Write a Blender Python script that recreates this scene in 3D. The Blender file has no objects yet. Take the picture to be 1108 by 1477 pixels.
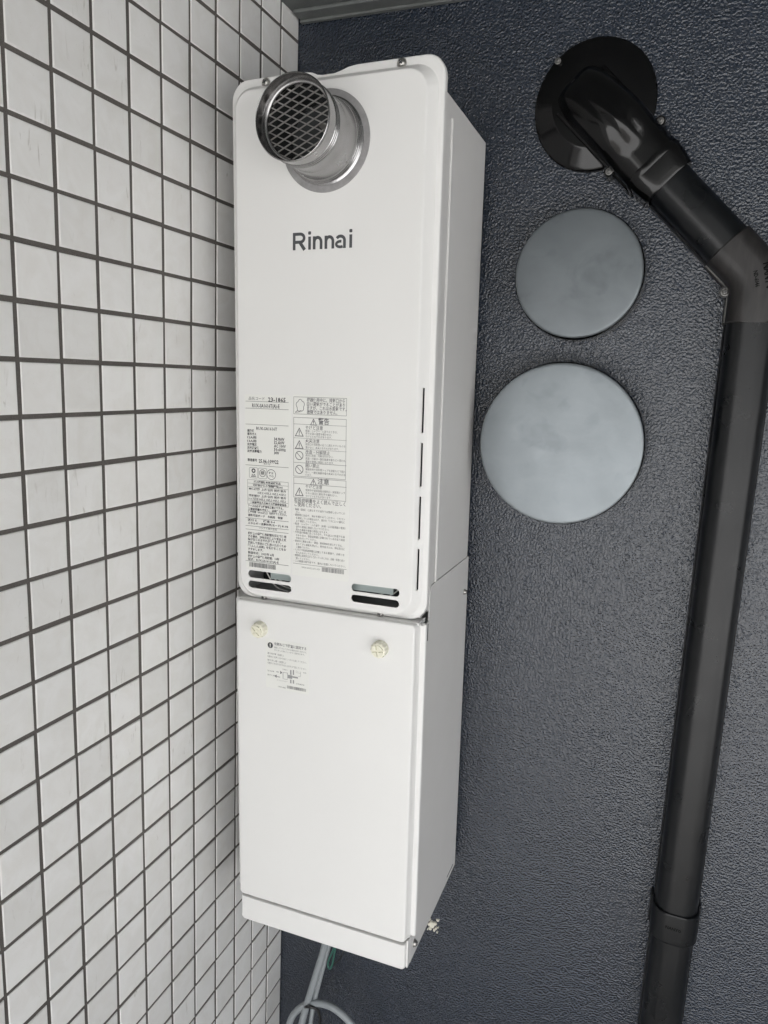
import bpy, bmesh, math, random
from mathutils import Vector, Matrix

# ---------------------------------------------------------------- camera, world, sun, exposure
P = 0.05                      # one tile pitch (tile + joint) in metres
ZOFF = 2.02                   # height above the floor of tile joint row 0
sc = bpy.context.scene
COL = sc.collection
cam_d = bpy.data.cameras.new('camera'); cam = bpy.data.objects.new('camera', cam_d); COL.objects.link(cam)
cam_d.sensor_fit = 'HORIZONTAL'; cam_d.sensor_width = 36.0; cam_d.lens = 34.108
cam_d.clip_start = 0.02; cam_d.clip_end = 500
R_ = ((0.931054, 0.362419, 0.042324), (0.104651, -0.15411, -0.982496), (-0.349552, 0.919186, -0.181412))
m = Matrix.Identity(4)
for k in range(3):
    m[k][0] = R_[0][k]; m[k][1] = -R_[1][k]; m[k][2] = -R_[2][k]
m[0][3], m[1][3], m[2][3] = 0.53332, -0.98759, ZOFF - 0.30236
cam.matrix_world = m
sc.camera = cam

SUN_EL, SUN_AZ = math.radians(66), math.radians(200)      # azimuth clockwise from +y: behind the camera
world = bpy.data.worlds.new('World'); sc.world = world; world.use_nodes = True
wn = world.node_tree; wn.nodes.clear()
sky = wn.nodes.new('ShaderNodeTexSky'); sky.sky_type = 'NISHITA'; sky.sun_disc = False
sky.sun_elevation = SUN_EL; sky.sun_rotation = SUN_AZ
sky.air_density = 1.0; sky.dust_density = 7.0; sky.ozone_density = 1.0
hsv = wn.nodes.new('ShaderNodeHueSaturation'); hsv.inputs['Saturation'].default_value = 0.22
bgn = wn.nodes.new('ShaderNodeBackground'); bgn.inputs['Strength'].default_value = 0.12
wo = wn.nodes.new('ShaderNodeOutputWorld')
wn.links.new(sky.outputs[0], hsv.inputs['Color']); wn.links.new(hsv.outputs[0], bgn.inputs[0]); wn.links.new(bgn.outputs[0], wo.inputs[0])
sd = bpy.data.lights.new('sun', 'SUN'); sd.energy = 2.4; sd.angle = math.radians(14); sd.color = (1.0, 0.96, 0.9)
sun = bpy.data.objects.new('sun', sd); COL.objects.link(sun)
sdir = Vector((math.sin(SUN_AZ) * math.cos(SUN_EL), math.cos(SUN_AZ) * math.cos(SUN_EL), math.sin(SUN_EL)))
sun.rotation_euler = sdir.to_track_quat('Z', 'Y').to_euler(); sun.location = (0, -6, 6)
sc.view_settings.view_transform = 'Standard'; sc.view_settings.look = 'None'
sc.view_settings.gamma = 1.0; sc.view_settings.exposure = 2.55
sc.cycles.max_bounces = 8; sc.cycles.diffuse_bounces = 5; sc.cycles.glossy_bounces = 4

rng = random.Random(7)

# ---------------------------------------------------------------- materials
def mat(name, col, rough=0.5, metal=0.0, spec=0.5, build=None, coat=0.0):
    mt = bpy.data.materials.new(name); mt.use_nodes = True
    nt = mt.node_tree; b = nt.nodes['Principled BSDF']
    b.inputs['Base Color'].default_value = (*col, 1); b.inputs['Roughness'].default_value = rough
    b.inputs['Metallic'].default_value = metal; b.inputs['Specular IOR Level'].default_value = spec
    b.inputs['Coat Weight'].default_value = coat
    if build: build(nt, b)
    return mt
def N(nt, t, **kw):
    n = nt.nodes.new(t)
    for k, v in kw.items():
        if hasattr(n, k): setattr(n, k, v)
        else: n.inputs[k.replace('_', ' ')].default_value = v
    return n
def pos(nt, scale=(1, 1, 1), rot=(0, 0, 0)):
    g = nt.nodes.new('ShaderNodeNewGeometry'); mp = nt.nodes.new('ShaderNodeMapping')
    mp.inputs['Scale'].default_value = scale; mp.inputs['Rotation'].default_value = rot
    nt.links.new(g.outputs['Position'], mp.inputs['Vector']); return mp.outputs[0]
def noise(nt, vec, scale, detail=4, rough=0.5, dist=0.0):
    n = N(nt, 'ShaderNodeTexNoise'); n.inputs['Scale'].default_value = scale; n.inputs['Detail'].default_value = detail
    n.inputs['Roughness'].default_value = rough; n.inputs['Distortion'].default_value = dist
    if vec is not None: nt.links.new(vec, n.inputs['Vector'])
    return n.outputs['Fac']
def ramp(nt, fac, stops, interp='LINEAR'):
    r = nt.nodes.new('ShaderNodeValToRGB'); r.color_ramp.interpolation = interp
    el = r.color_ramp.elements
    while len(el) < len(stops): el.new(0.5)
    for e, (p, c) in zip(el, stops):
        e.position = p; e.color = (*c, 1) if isinstance(c, tuple) else (c, c, c, 1)
    nt.links.new(fac, r.inputs[0]); return r.outputs[0]
def math_(nt, op, a, b=None):
    n = nt.nodes.new('ShaderNodeMath'); n.operation = op
    for i, v in enumerate((a, b)):
        if v is None: continue
        if isinstance(v, (int, float)): n.inputs[i].default_value = v
        else: nt.links.new(v, n.inputs[i])
    return n.outputs[0]
def mix(nt, fac, a, b, mode='MIX'):
    n = nt.nodes.new('ShaderNodeMix'); n.data_type = 'RGBA'; n.blend_type = mode
    for sock, v in ((n.inputs[0], fac), (n.inputs[6], a), (n.inputs[7], b)):
        if isinstance(v, (int, float)): sock.default_value = v
        elif isinstance(v, tuple): sock.default_value = (*v, 1)
        else: nt.links.new(v, sock)
    return n.outputs[2]
def bump(nt, b, h, strength=0.3, dist=0.001):
    n = nt.nodes.new('ShaderNodeBump'); n.inputs['Strength'].default_value = strength; n.inputs['Distance'].default_value = dist
    nt.links.new(h, n.inputs['Height']); nt.links.new(n.outputs[0], b.inputs['Normal'])

def b_wall(nt, b):
    v = pos(nt)
    # paint over coarse stipple: rounded wormy lumps 2-4 mm across
    # sprayed grains: rounded lumps of uneven height and size over faint orange peel
    wob = nt.nodes.new('ShaderNodeTexNoise'); wob.inputs['Scale'].default_value = 260; wob.inputs['Detail'].default_value = 1
    nt.links.new(v, wob.inputs['Vector'])
    vv = nt.nodes.new('ShaderNodeVectorMath'); vv.operation = 'MULTIPLY_ADD'
    nt.links.new(wob.outputs['Color'], vv.inputs[0]); vv.inputs[1].default_value = (.004, .004, .004); nt.links.new(v, vv.inputs[2])
    def grains(scale, lo, hi):
        vo = nt.nodes.new('ShaderNodeTexVoronoi'); vo.feature = 'F1'; vo.inputs['Scale'].default_value = scale
        nt.links.new(vv.outputs[0], vo.inputs['Vector'])
        sx = nt.nodes.new('ShaderNodeSeparateColor'); nt.links.new(vo.outputs['Color'], sx.inputs[0])
        g_ = ramp(nt, vo.outputs['Distance'], [(lo, 1.0), (hi, 0.0)], 'EASE')
        return math_(nt, 'MULTIPLY', g_, math_(nt, 'POWER', sx.outputs[0], 1.3))
    n1 = noise(nt, v, 340, 1.2, 0.5, 0.25)
    h = math_(nt, 'ADD', math_(nt, 'MULTIPLY', n1, 1.25), math_(nt, 'MULTIPLY', grains(330, .02, .6), 0.28))
    h = math_(nt, 'ADD', h, math_(nt, 'MULTIPLY', noise(nt, v, 70, 2), 0.6))
    bump(nt, b, h, WALL_BUMP, 0.0013)
    c = ramp(nt, noise(nt, v, 3.2, 4, 0.6), [(0.3, (0.0135, 0.019, 0.0295)), (0.7, (0.018, 0.0245, 0.037))])
    nt.links.new(c, b.inputs['Base Color'])
    r = ramp(nt, noise(nt, v, 40, 3), [(0.3, 0.16), (0.75, 0.25)])
    nt.links.new(r, b.inputs['Roughness'])
WALL_BUMP = 1.0
def b_tile(nt, b):
    v = pos(nt)
    oi = nt.nodes.new('ShaderNodeObjectInfo')
    base = ramp(nt, oi.outputs['Random'], [(0.0, (0.72, 0.715, 0.700)), (0.5, (0.77, 0.767, 0.755)), (1.0, (0.80, 0.795, 0.780))])
    cloud = ramp(nt, noise(nt, v, 34, 5, 0.6, 0.8), [(0.35, (0.95, 0.943, 0.93)), (0.6, (1, 1, 1))])
    c = mix(nt, 1.0, base, cloud, 'MULTIPLY')
    v2 = pos(nt, (1, 1, 0.22), (0.35, 0, 0))
    st = ramp(nt, noise(nt, v2, 95, 5, 0.62, 1.6), [(0.62, 0.0), (0.70, 1.0)])
    msk = ramp(nt, noise(nt, v, 9, 2), [(0.50, 0.0), (0.62, 1.0)])
    c = mix(nt, math_(nt, 'MULTIPLY', math_(nt, 'MULTIPLY', st, msk), 0.5), c, (0.36, 0.335, 0.285))
    sp = ramp(nt, noise(nt, v, 620, 2, 0.5), [(0.73, 0.0), (0.78, 1.0)])
    c = mix(nt, math_(nt, 'MULTIPLY', sp, 0.35), c, (0.25, 0.23, 0.20))
    nt.links.new(c, b.inputs['Base Color'])
    nt.links.new(ramp(nt, noise(nt, v, 60, 4), [(0.3, 0.34), (0.7, 0.55)]), b.inputs['Roughness'])
    bump(nt, b, noise(nt, v, 90, 4, 0.6), 0.12, 0.0008)
def b_grout(nt, b):
    v = pos(nt)
    c = ramp(nt, noise(nt, v, 1500, 3, 0.7), [(0.3, (0.085, 0.077, 0.070)), (0.7, (0.165, 0.152, 0.142))])
    c2 = ramp(nt, noise(nt, v, 5, 3), [(0.3, 0.75), (0.7, 1.1)])
    nt.links.new(mix(nt, 1.0, c, c2, 'MULTIPLY'), b.inputs['Base Color'])
    bump(nt, b, noise(nt, v, 1300, 3, 0.7), 0.6, 0.0006)
def b_powder(c0):
    def f(nt, b):
        v = pos(nt)
        cl = ramp(nt, noise(nt, v, 4, 4, 0.6), [(0.3, tuple(x * 0.975 for x in c0)), (0.7, c0)])
        sm = ramp(nt, noise(nt, v, 22, 5, 0.65, 1.2), [(0.66, 0.0), (0.8, 1.0)])
        cl = mix(nt, math_(nt, 'MULTIPLY', sm, 0.10), cl, (0.42, 0.40, 0.36))
        nt.links.new(cl, b.inputs['Base Color'])
        nt.links.new(ramp(nt, noise(nt, v, 18, 4), [(0.3, 0.36), (0.7, 0.48)]), b.inputs['Roughness'])
        bump(nt, b, noise(nt, v, 900, 2, 0.5), 0.10, 0.0004)
    return f
def b_cap(lo, hi, st_):
  def f(nt, b):
    v = pos(nt)
    big = ramp(nt, noise(nt, v, 13, 4, 0.55, 0.8), [(0.3, lo), (0.7, hi)])
    stn = ramp(nt, noise(nt, v, 30, 3, 0.5, 0.4), [(0.60, 0.0), (0.72, 1.0)])
    c = mix(nt, math_(nt, 'MULTIPLY', stn, 0.45), big, st_)
    v2 = pos(nt, (1, 1, 3.5), (0, 0.5, 0))
    sc_ = ramp(nt, noise(nt, v2, 160, 5, 0.7, 0.6), [(0.66, 0.0), (0.80, 1.0)])
    c = mix(nt, math_(nt, 'MULTIPLY', sc_, 0.08), c, (0.32, 0.34, 0.35))
    nt.links.new(c, b.inputs['Base Color'])
    nt.links.new(ramp(nt, noise(nt, v, 20, 5, 0.6), [(0.3, 0.30), (0.7, 0.44)]), b.inputs['Roughness'])
    bump(nt, b, noise(nt, v, 26, 2), 0.10, 0.001)
    v3 = pos(nt, (1, 1, 1.6), (0, 0.6, 0))
    wp = ramp(nt, noise(nt, v3, 12, 4, 0.6, 1.5), [(0.45, 0.0), (0.62, 1.0)])
    nt.links.new(mix(nt, math_(nt, 'MULTIPLY', wp, 0.10), c, tuple(x * 1.5 for x in hi)), b.inputs['Base Color'])
  return f
def b_duct(nt, b):
    v = pos(nt)
    dust = ramp(nt, noise(nt, v, 14, 5, 0.65), [(0.35, (0.003, 0.0038, 0.0048)), (0.75, (0.007, 0.0072, 0.008))])
    sp = ramp(nt, noise(nt, v, 420, 1.5), [(0.74, 0.0), (0.77, 1.0)])
    nt.links.new(mix(nt, math_(nt, 'MULTIPLY', sp, 0.25), dust, (0.08, 0.075, 0.07)), b.inputs['Base Color'])
    nt.links.new(ramp(nt, noise(nt, v, 24, 4), [(0.3, 0.25), (0.75, 0.38)]), b.inputs['Roughness'])
    bump(nt, b, noise(nt, v, 500, 2), 0.05, 0.0005)
def b_elbow(nt, b):
    v = pos(nt, (1, 1, .18), (0, 0.5, 0))
    nt.links.new(ramp(nt, noise(nt, v, 160, 5, 0.65), [(0.3, (0.008, 0.0075, 0.0075)), (0.75, (0.024, 0.0215, 0.021))]), b.inputs['Base Color'])
    bump(nt, b, noise(nt, pos(nt), 500, 2), 0.06, 0.0005)
def b_hood(nt, b):
    v = pos(nt)
    nt.links.new(ramp(nt, noise(nt, v, 30, 4), [(0.3, 0.10), (0.75, 0.22)]), b.inputs['Roughness'])
def b_steel(nt, b):
    v = pos(nt)
    nt.links.new(ramp(nt, noise(nt, v, 40, 3), [(0.3, 0.20), (0.7, 0.28)]), b.inputs['Roughness'])
    nt.links.new(ramp(nt, noise(nt, pos(nt), 40, 4), [(0.3, (0.32, 0.315, 0.315)), (0.7, (0.42, 0.415, 0.415))]), b.inputs['Base Color'])
def b_conc(c0, s=30):
    def f(nt, b):
        v = pos(nt)
        nt.links.new(ramp(nt, noise(nt, v, s, 6, 0.65), [(0.3, tuple(x * 0.8 for x in c0)), (0.7, tuple(x * 1.15 for x in c0))]), b.inputs['Base Color'])
        bump(nt, b, noise(nt, v, 260, 3, 0.6, 0.5), 0.5, 0.0012)
    return f
M = dict(
    wall=mat('slate_paint', (0.045, 0.05, 0.06), 0.34, spec=0.75, build=b_wall),
    tile=mat('tile_glaze', (0.6, 0.59, 0.57), 0.42, build=b_tile),
    grout=mat('grout', (0.09, 0.08, 0.07), 0.95, spec=0.2, build=b_grout),
    white=mat('white_powder_coat', (0.70, 0.695, 0.68), 0.42, build=b_powder((0.70, 0.695, 0.68))),
    side=mat('side_powder_coat', (0.68, 0.672, 0.66), 0.42, build=b_powder((0.68, 0.672, 0.66))),
    sticker=mat('label_film', (0.71, 0.71, 0.675), 0.30),
    ink=mat('label_ink', (0.045, 0.045, 0.05), 0.5),
    ink_soft=mat('label_ink_grey', (0.12, 0.12, 0.125), 0.5),
    ink_pale=mat('label_ink_pale', (0.28, 0.28, 0.28), 0.5),
    logo=mat('logo_ink', (0.055, 0.058, 0.062), 0.45),
    gasket=mat('grey_gasket', (0.24, 0.235, 0.235), 0.55, build=b_conc((0.25, 0.245, 0.245), 80)),
    steel=mat('stainless_steel', (0.45, 0.44, 0.43), 0.28, metal=1.0, build=b_steel),
    mesh=mat('mesh_steel', (0.30, 0.29, 0.28), 0.38, metal=0.9),
    dark=mat('dark_inside', (0.03, 0.033, 0.035), 0.7),
    inner=mat('inner_plate', (0.42, 0.48, 0.47), 0.4),
    wire=mat('wire_white', (0.62, 0.62, 0.58), 0.4),
    screw=mat('screw_metal', (0.42, 0.41, 0.39), 0.32, metal=1.0),
    knob=mat('ivory_plastic', (0.72, 0.70, 0.58), 0.35),
    cap=mat('cap_grey', (0.22, 0.24, 0.25), 0.4, metal=0.4, build=b_cap((0.115, 0.130, 0.139), (0.135, 0.150, 0.160), (0.078, 0.09, 0.098))),
    cap_lit=mat('cap_lit_grey', (0.22, 0.24, 0.25), 0.4, metal=0.4, build=b_cap((0.205, 0.228, 0.242), (0.232, 0.256, 0.272), (0.15, 0.17, 0.184))),  # cap grey lightened: the lower cap's brighter reflection is put into the colour
    duct=mat('duct_black', (0.025, 0.025, 0.026), 0.38, spec=0.36, build=b_duct),
    elbow=mat('elbow_black', (0.02, 0.019, 0.019), 0.45, spec=0.45, build=b_elbow),
    rim=mat('cap_rim', (0.30, 0.30, 0.29), 0.2, metal=1.0),
    hood=mat('hood_black', (0.002, 0.002, 0.0023), 0.16, spec=0.42, build=b_hood),
    edge_glint=mat('duct_edge_glint', (0.10, 0.10, 0.095), 0.4),  # lighter grey carries the light caught along the elbow's rim
    emboss=mat('duct_emboss', (0.002, 0.002, 0.002), 0.6, spec=0.1),
    cable=mat('grey_cable', (0.25, 0.27, 0.28), 0.42),
    green=mat('green_wire', (0.02, 0.10, 0.075), 0.4),
    tie=mat('black_tie', (0.012, 0.012, 0.012), 0.35),
    chip=mat('bare_filler', (0.62, 0.59, 0.50), 0.85, build=b_conc((0.60, 0.575, 0.49), 120)),
    ceil=mat('ceiling_paint', (0.13, 0.14, 0.135), 0.8, build=b_conc((0.13, 0.138, 0.134), 20)),
    floor=mat('floor_concrete', (0.30, 0.29, 0.27), 0.8, build=b_conc((0.12, 0.118, 0.114), 8)),
    screw_dull=mat('dull_screw', (0.25, 0.245, 0.235), 0.5, metal=0.8),
    ground=mat('ground_concrete', (0.28, 0.275, 0.26), 0.9, build=b_conc((0.31, 0.315, 0.32), 2)),
)

# ---------------------------------------------------------------- mesh helpers (coordinates in pitches, scaled by P)
def shade(me, limit=50):
    """area-weighted normals, split where faces turn by more than `limit` degrees"""
    cl = math.cos(math.radians(limit))
    me.polygons.foreach_set('use_smooth', [True] * len(me.polygons))
    fn = [p.normal.copy() for p in me.polygons]; fa = [p.area for p in me.polygons]
    vf = [[] for _ in me.vertices]
    for p in me.polygons:
        for v in p.vertices: vf[v].append(p.index)
    out = []
    for p in me.polygons:
        n0 = fn[p.index]
        for v in p.vertices:
            a = Vector((0, 0, 0))
            for q in vf[v]:
                if fn[q].dot(n0) > cl: a += fn[q] * fa[q]
            out.append(a.normalized() if a.length > 0 else n0)
    me.normals_split_custom_set([tuple(n) for n in out])
def build(name, verts, faces, material, parent=None, loc=None, org=(0, 0, 0), limit=50, fix=True):
    me = bpy.data.meshes.new(name)
    me.from_pydata([((x - org[0]) * P, (y - org[1]) * P, (z - org[2]) * P) for x, y, z in verts], [], faces)
    if fix:
        bm = bmesh.new(); bm.from_mesh(me); bmesh.ops.recalc_face_normals(bm, faces=bm.faces); bm.to_mesh(me); bm.free()
    me.update(); shade(me, limit)
    me.materials.append(material)
    o = bpy.data.objects.new(name, me); COL.objects.link(o)
    if parent is not None: o.parent = parent
    if loc: o.location = loc
    return o
def tag(o, label=None, cat=None, group=None, kind=None):
    for k, v in (('label', label), ('category', cat), ('group', group), ('kind', kind)):
        if v: o[k] = v
    return o
def W(x, y, z): return (x * P, y * P, z * P + ZOFF)
def empty(name, x, y, z, tilt=0.0):
    o = bpy.data.objects.new(name, None); COL.objects.link(o); o.location = W(x, y, z); o.rotation_euler = (0, tilt, 0)
    o.empty_display_size = 0.05; return o
class G:
    """geometry collector"""
    def __init__(s): s.v = []; s.f = []
    def add(s, v, f):
        o = len(s.v); s.v += v; s.f += [tuple(i + o for i in q) for q in f]; return s
    def loops(s, loops, cap0=True, cap1=True, close=False):
        n = len(loops[0]); v = [p for l in loops for p in l]; f = []
        m_ = len(loops)
        for a in range(m_ if close else m_ - 1):
            b = (a + 1) % m_
            for i in range(n):
                j = (i + 1) % n
                f.append((a * n + i, a * n + j, b * n + j, b * n + i))
        if cap0 and not close: f.append(tuple(range(n))[::-1])
        if cap1 and not close: f.append(tuple((m_ - 1) * n + i for i in range(n)))
        return s.add(v, f)
    def box(s, x0, x1, y0, y1, z0, z1, b=0.0):
        if b <= 0:
            v = [(x, y, z) for x in (x0, x1) for y in (y0, y1) for z in (z0, z1)]
            return s.add(v, [(0, 1, 3, 2), (4, 6, 7, 5), (0, 4, 5, 1), (2, 3, 7, 6), (0, 2, 6, 4), (1, 5, 7, 3)])
        bm = bmesh.new(); bmesh.ops.create_cube(bm, size=1)
        for q in bm.verts: q.co = Vector(((x0 + x1) / 2 + q.co.x * (x1 - x0), (y0 + y1) / 2 + q.co.y * (y1 - y0), (z0 + z1) / 2 + q.co.z * (z1 - z0)))
        bmesh.ops.bevel(bm, geom=list(bm.edges), offset=b, segments=2, profile=0.5, affect='EDGES')
        bm.verts.index_update()
        v = [tuple(q.co) for q in bm.verts]; f = [tuple(q.index for q in fc.verts) for fc in bm.faces]; bm.free()
        return s.add(v, f)
    def lathe(s, prof, c=(0, 0), n=48, cap=True):
        """prof: (radius, y) about an axis parallel to y through (x, z) = c"""
        L = [[(c[0] + r * math.cos(2 * math.pi * i / n), y, c[1] + r * math.sin(2 * math.pi * i / n)) for i in range(n)] for r, y in prof]
        return s.loops(L, cap, cap)
    def ring(s, prof, c=(0, 0), n=48):
        L = [[(c[0] + r * math.cos(2 * math.pi * i / n), y, c[1] + r * math.sin(2 * math.pi * i / n)) for i in range(n)] for r, y in prof]
        return s.loops(L, close=True)
    def tube(s, pts, r, n=8):
        pts = [Vector(p) for p in pts]; L = []; up = None
        for i, p in enumerate(pts):
            t = (pts[min(i + 1, len(pts) - 1)] - pts[max(i - 1, 0)]).normalized()
            if up is None: up = Vector((0, 1, 0)) if abs(t.y) < 0.8 else Vector((1, 0, 0))
            a = (up - t * up.dot(t)).normalized(); b = t.cross(a); up = a
            L.append([tuple(p + (a * math.cos(2 * math.pi * k / n) + b * math.sin(2 * math.pi * k / n)) * r) for k in range(n)])
        return s.loops(L)
    def prism(s, poly, y0, y1):
        """poly: (x, z) outline extruded along y"""
        return s.loops([[(x, y0, z) for x, z in poly], [(x, y1, z) for x, z in poly]])
    def obj(s, name, material, parent=None, org=(0, 0, 0), limit=50, **kw):
        return build(name, s.v, s.f, material, parent, org=org, limit=limit, **kw)
def rrect(x0, x1, z0, z1, r, y, n=8):
    if not isinstance(r, (tuple, list)): r = (r,) * 4      # order: top right, top left, bottom left, bottom right
    pts = []
    for (cx, cz, a0, rr) in ((x1 - r[0], z1 - r[0], 0, r[0]), (x0 + r[1], z1 - r[1], 90, r[1]), (x0 + r[2], z0 + r[2], 180, r[2]), (x1 - r[3], z0 + r[3], 270, r[3])):
        for k in range(n + 1):
            a = math.radians(a0 + 90 * k / n); pts.append((cx + rr * math.cos(a), y, cz + rr * math.sin(a)))
    return pts
def capsule(x0, x1, z0, z1, n=8):
    r = min(x1 - x0, z1 - z0) / 2
    return [(p[0], p[2]) for p in rrect(x0, x1, z0, z1, r * 0.999, 0, n)]
def smooth_path(pts, per=8):
    out = []; q = [Vector(p) for p in pts]; q = [q[0] * 2 - q[1]] + q + [q[-1] * 2 - q[-2]]
    for i in range(1, len(q) - 2):
        for k in range(per):
            t = k / per; a, b, c, d = q[i - 1], q[i], q[i + 1], q[i + 2]
            out.append(0.5 * ((2 * b) + (c - a) * t + (2 * a - 5 * b + 4 * c - d) * t * t + (3 * b - a - 3 * c + d) * t ** 3))
    out.append(q[-2]); return out
def boolean_cut(o, cutter):
    md = o.modifiers.new('cut', 'BOOLEAN'); md.operation = 'DIFFERENCE'; md.object = cutter; md.solver = 'EXACT'
    dg = bpy.context.evaluated_depsgraph_get(); dg.update()
    me = bpy.data.meshes.new_from_object(o.evaluated_get(dg)); o.modifiers.clear(); o.data = me
    bpy.data.objects.remove(cutter); shade(me, 50)
def text_geo(g, s, x0, x1, zc, h, bold, y):
    """flat lettering: scaled to span x0..x1 and height h about zc, lying at depth y"""
    cu = bpy.data.curves.new('t', 'FONT'); cu.body = s; cu.resolution_u = 1; cu.size = 1.0; cu.offset = 0.018 * bold
    to = bpy.data.objects.new('t', cu); COL.objects.link(to)
    dg = bpy.context.evaluated_depsgraph_get(); dg.update()
    me = to.evaluated_get(dg).to_mesh()
    if len(me.vertices):
        xs = [v.co.x for v in me.vertices]; ys = [v.co.y for v in me.vertices]
        lead = len(s) - len(s.lstrip('　')); fx0 = min(xs)
        sx = (x1 - x0) / (max(xs) - (0 if lead else fx0)); 
        if lead: fx0 = 0
        zm = (min(ys) + max(ys)) / 2 if len(s) < 3 or h > 0.2 else 0.36
        sz = h / (max(ys) - min(ys)) if h > 0.2 else h / (0.74 if s.isascii() else 1.0)
        if h > 0.2: zm = (min(ys) + max(ys)) / 2
        g.add([(x0 + (v.co.x - fx0) * sx, y, zc + (v.co.y - zm) * sz) for v in me.vertices], [tuple(p.vertices) for p in me.polygons])
    to.to_mesh_clear() if False else None
    bpy.data.objects.remove(to); bpy.data.curves.remove(cu)
def flat_obj(g, name, material, parent, org):
    me = bpy.data.meshes.new(name)
    me.from_pydata([((x - org[0]) * P, (y - org[1]) * P, (z - org[2]) * P) for x, y, z in g.v], [], g.f); me.update()
    me.materials.append(material); o = bpy.data.objects.new(name, me); COL.objects.link(o); o.parent = parent; return o
def rect(g, x0, x1, z0, z1, y): g.add([(x0, y, z0), (x1, y, z0), (x1, y, z1), (x0, y, z1)], [(0, 1, 2, 3)])
def ringflat(g, cx, cz, r, w, y, n=28):
    v = []; f = []
    for i in range(n):
        a = 2 * math.pi * i / n
        v += [(cx + r * math.cos(a), y, cz + r * math.sin(a)), (cx + (r - w) * math.cos(a), y, cz + (r - w) * math.sin(a))]
        j = (i + 1) % n; f.append((2 * i, 2 * j, 2 * j + 1, 2 * i + 1))
    g.add(v, f)
def stroke(g, pts, w, y):
    for (a, b), (c, d) in zip(pts[:-1], pts[1:]):
        L = math.hypot(c - a, d - b) or 1; nx, nz = -(d - b) / L * w / 2, (c - a) / L * w / 2
        ex, ez = (c - a) / L * w / 2, (d - b) / L * w / 2
        g.add([(a + nx - ex, y, b + nz - ez), (a - nx - ex, y, b - nz - ez), (c - nx + ex, y, d - nz + ez), (c + nx + ex, y, d + nz + ez)], [(0, 1, 2, 3)])
def barcode(g, x0, x1, z0, z1, y, seed):
    r = random.Random(seed); x = x0
    while x < x1 - 0.006:
        w = r.choice((0.004, 0.004, 0.008, 0.012)); rect(g, x, min(x + w, x1), z0, z1, y); x += w + r.choice((0.005, 0.005, 0.009))
def screw_geo(r=0.075, n=20):
    g = G(); g.lathe([(r * 1.25, 0), (r * 1.25, -0.012), (r, -0.015), (r * 0.96, -0.05), (r * 0.72, -0.075), (r * 0.3, -0.083)], n=n); return g
L1_TEXT = [('品名コード', 1.474, 1.904, -6.622, 0.085, 0), ('23-1865', 1.997, 2.464, -6.632, 0.105, 1), ('RUX-SA1616T(A)-E', 1.566, 2.3, -6.782, 0.09, 0.8), ('RUX-SA1616T', 1.675, 2.235, -7.315, 0.075, 0.8), ('屋外式', 1.428, 1.608, -7.379, 0.07, 1), ('都市ガス', 1.427, 1.674, -7.458, 0.07, 1), ('12A用', 1.426, 1.673, -7.538, 0.07, 1), ('13A用', 1.425, 1.673, -7.624, 0.07, 1), ('定格電圧', 1.425, 1.682, -7.705, 0.07, 1), ('定格周波数', 1.424, 1.747, -7.787, 0.07, 1), ('定格消費電力', 1.423, 1.813, -7.866, 0.07, 1), ('34.9kW', 2.151, 2.428, -7.545, 0.072, 1), ('32.6kW', 2.151, 2.428, -7.627, 0.072, 1), ('AC 100V', 2.151, 2.465, -7.708, 0.072, 1), ('50-60Hz', 2.15, 2.465, -7.79, 0.072, 1), ('34W', 2.15, 2.289, -7.872, 0.072, 1), ('製造番号', 1.43, 1.688, -8.079, 0.075, 1), ('25.06-109922', 1.736, 2.271, -8.086, 0.09, 1), ('RTG', 1.877, 2.047, -8.151, 0.04, 0), ('ガス機器防火性能評定品', 1.589, 2.326, -8.597, 0.062, 1), ('可燃物からの離隔距離(cm)', 1.569, 2.381, -8.681, 0.062, 1), ('本体周囲  上方 側方 前方 後方', 1.452, 2.474, -8.773, 0.062, 1), ('15以上 4.5以上 15以上 4.5以上', 1.702, 2.474, -8.857, 0.062, 1), ('排気部分  上方 側方 前方 後方', 1.451, 2.474, -8.937, 0.062, 1), ('トップ周辺 30以上 15以上 60以上 15以上', 1.45, 2.474, -9.015, 0.062, 1), ('一般財団法人日本ガス機器検査協会', 1.488, 2.484, -9.102, 0.062, 1), ('アースは必ず D種接地工事にてする。', 1.429, 2.4, -9.192, 0.065, 1), ('工事説明書を参照し、点検等に備え', 1.428, 2.474, -9.271, 0.065, 1), ('保守空間（60cm以上）を設けてください。', 1.427, 2.493, -9.336, 0.065, 1), ('連動可能ボード\u3000永続用\u3000有線', 1.427, 2.381, -9.423, 0.065, 1), ('区分 E\u3000\u3000構造 E-6', 1.425, 2.174, -9.543, 0.065, 1), ('エネルギー消費効率(モード) 81.0%', 1.425, 2.531, -9.62, 0.065, 1), ('リンナイ株式会社', 1.734, 2.23, -9.717, 0.062, 0), ('設計上の標準使用期間を超えて使用', 1.422, 2.475, -9.871, 0.07, 1), ('する場合、経年劣化により安全上支', 1.421, 2.475, -9.949, 0.07, 1), ('障が生じるおそれがあります。', 1.421, 2.343, -10.023, 0.07, 1), ('継続して安全にご使用いただくため', 1.42, 2.475, -10.105, 0.07, 1), ('「あんしん点検」を受けることをお', 1.419, 2.475, -10.186, 0.07, 1), ('すすめします。', 1.418, 1.846, -10.267, 0.07, 1), ('製造年月：2025年 6月', 1.417, 2.134, -10.357, 0.07, 1), ('設計上の標準使用期間：10年', 1.416, 2.286, -10.443, 0.07, 1), ('型式：RUX-SA1616T(A)-E', 1.416, 2.267, -10.524, 0.07, 1)]
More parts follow.
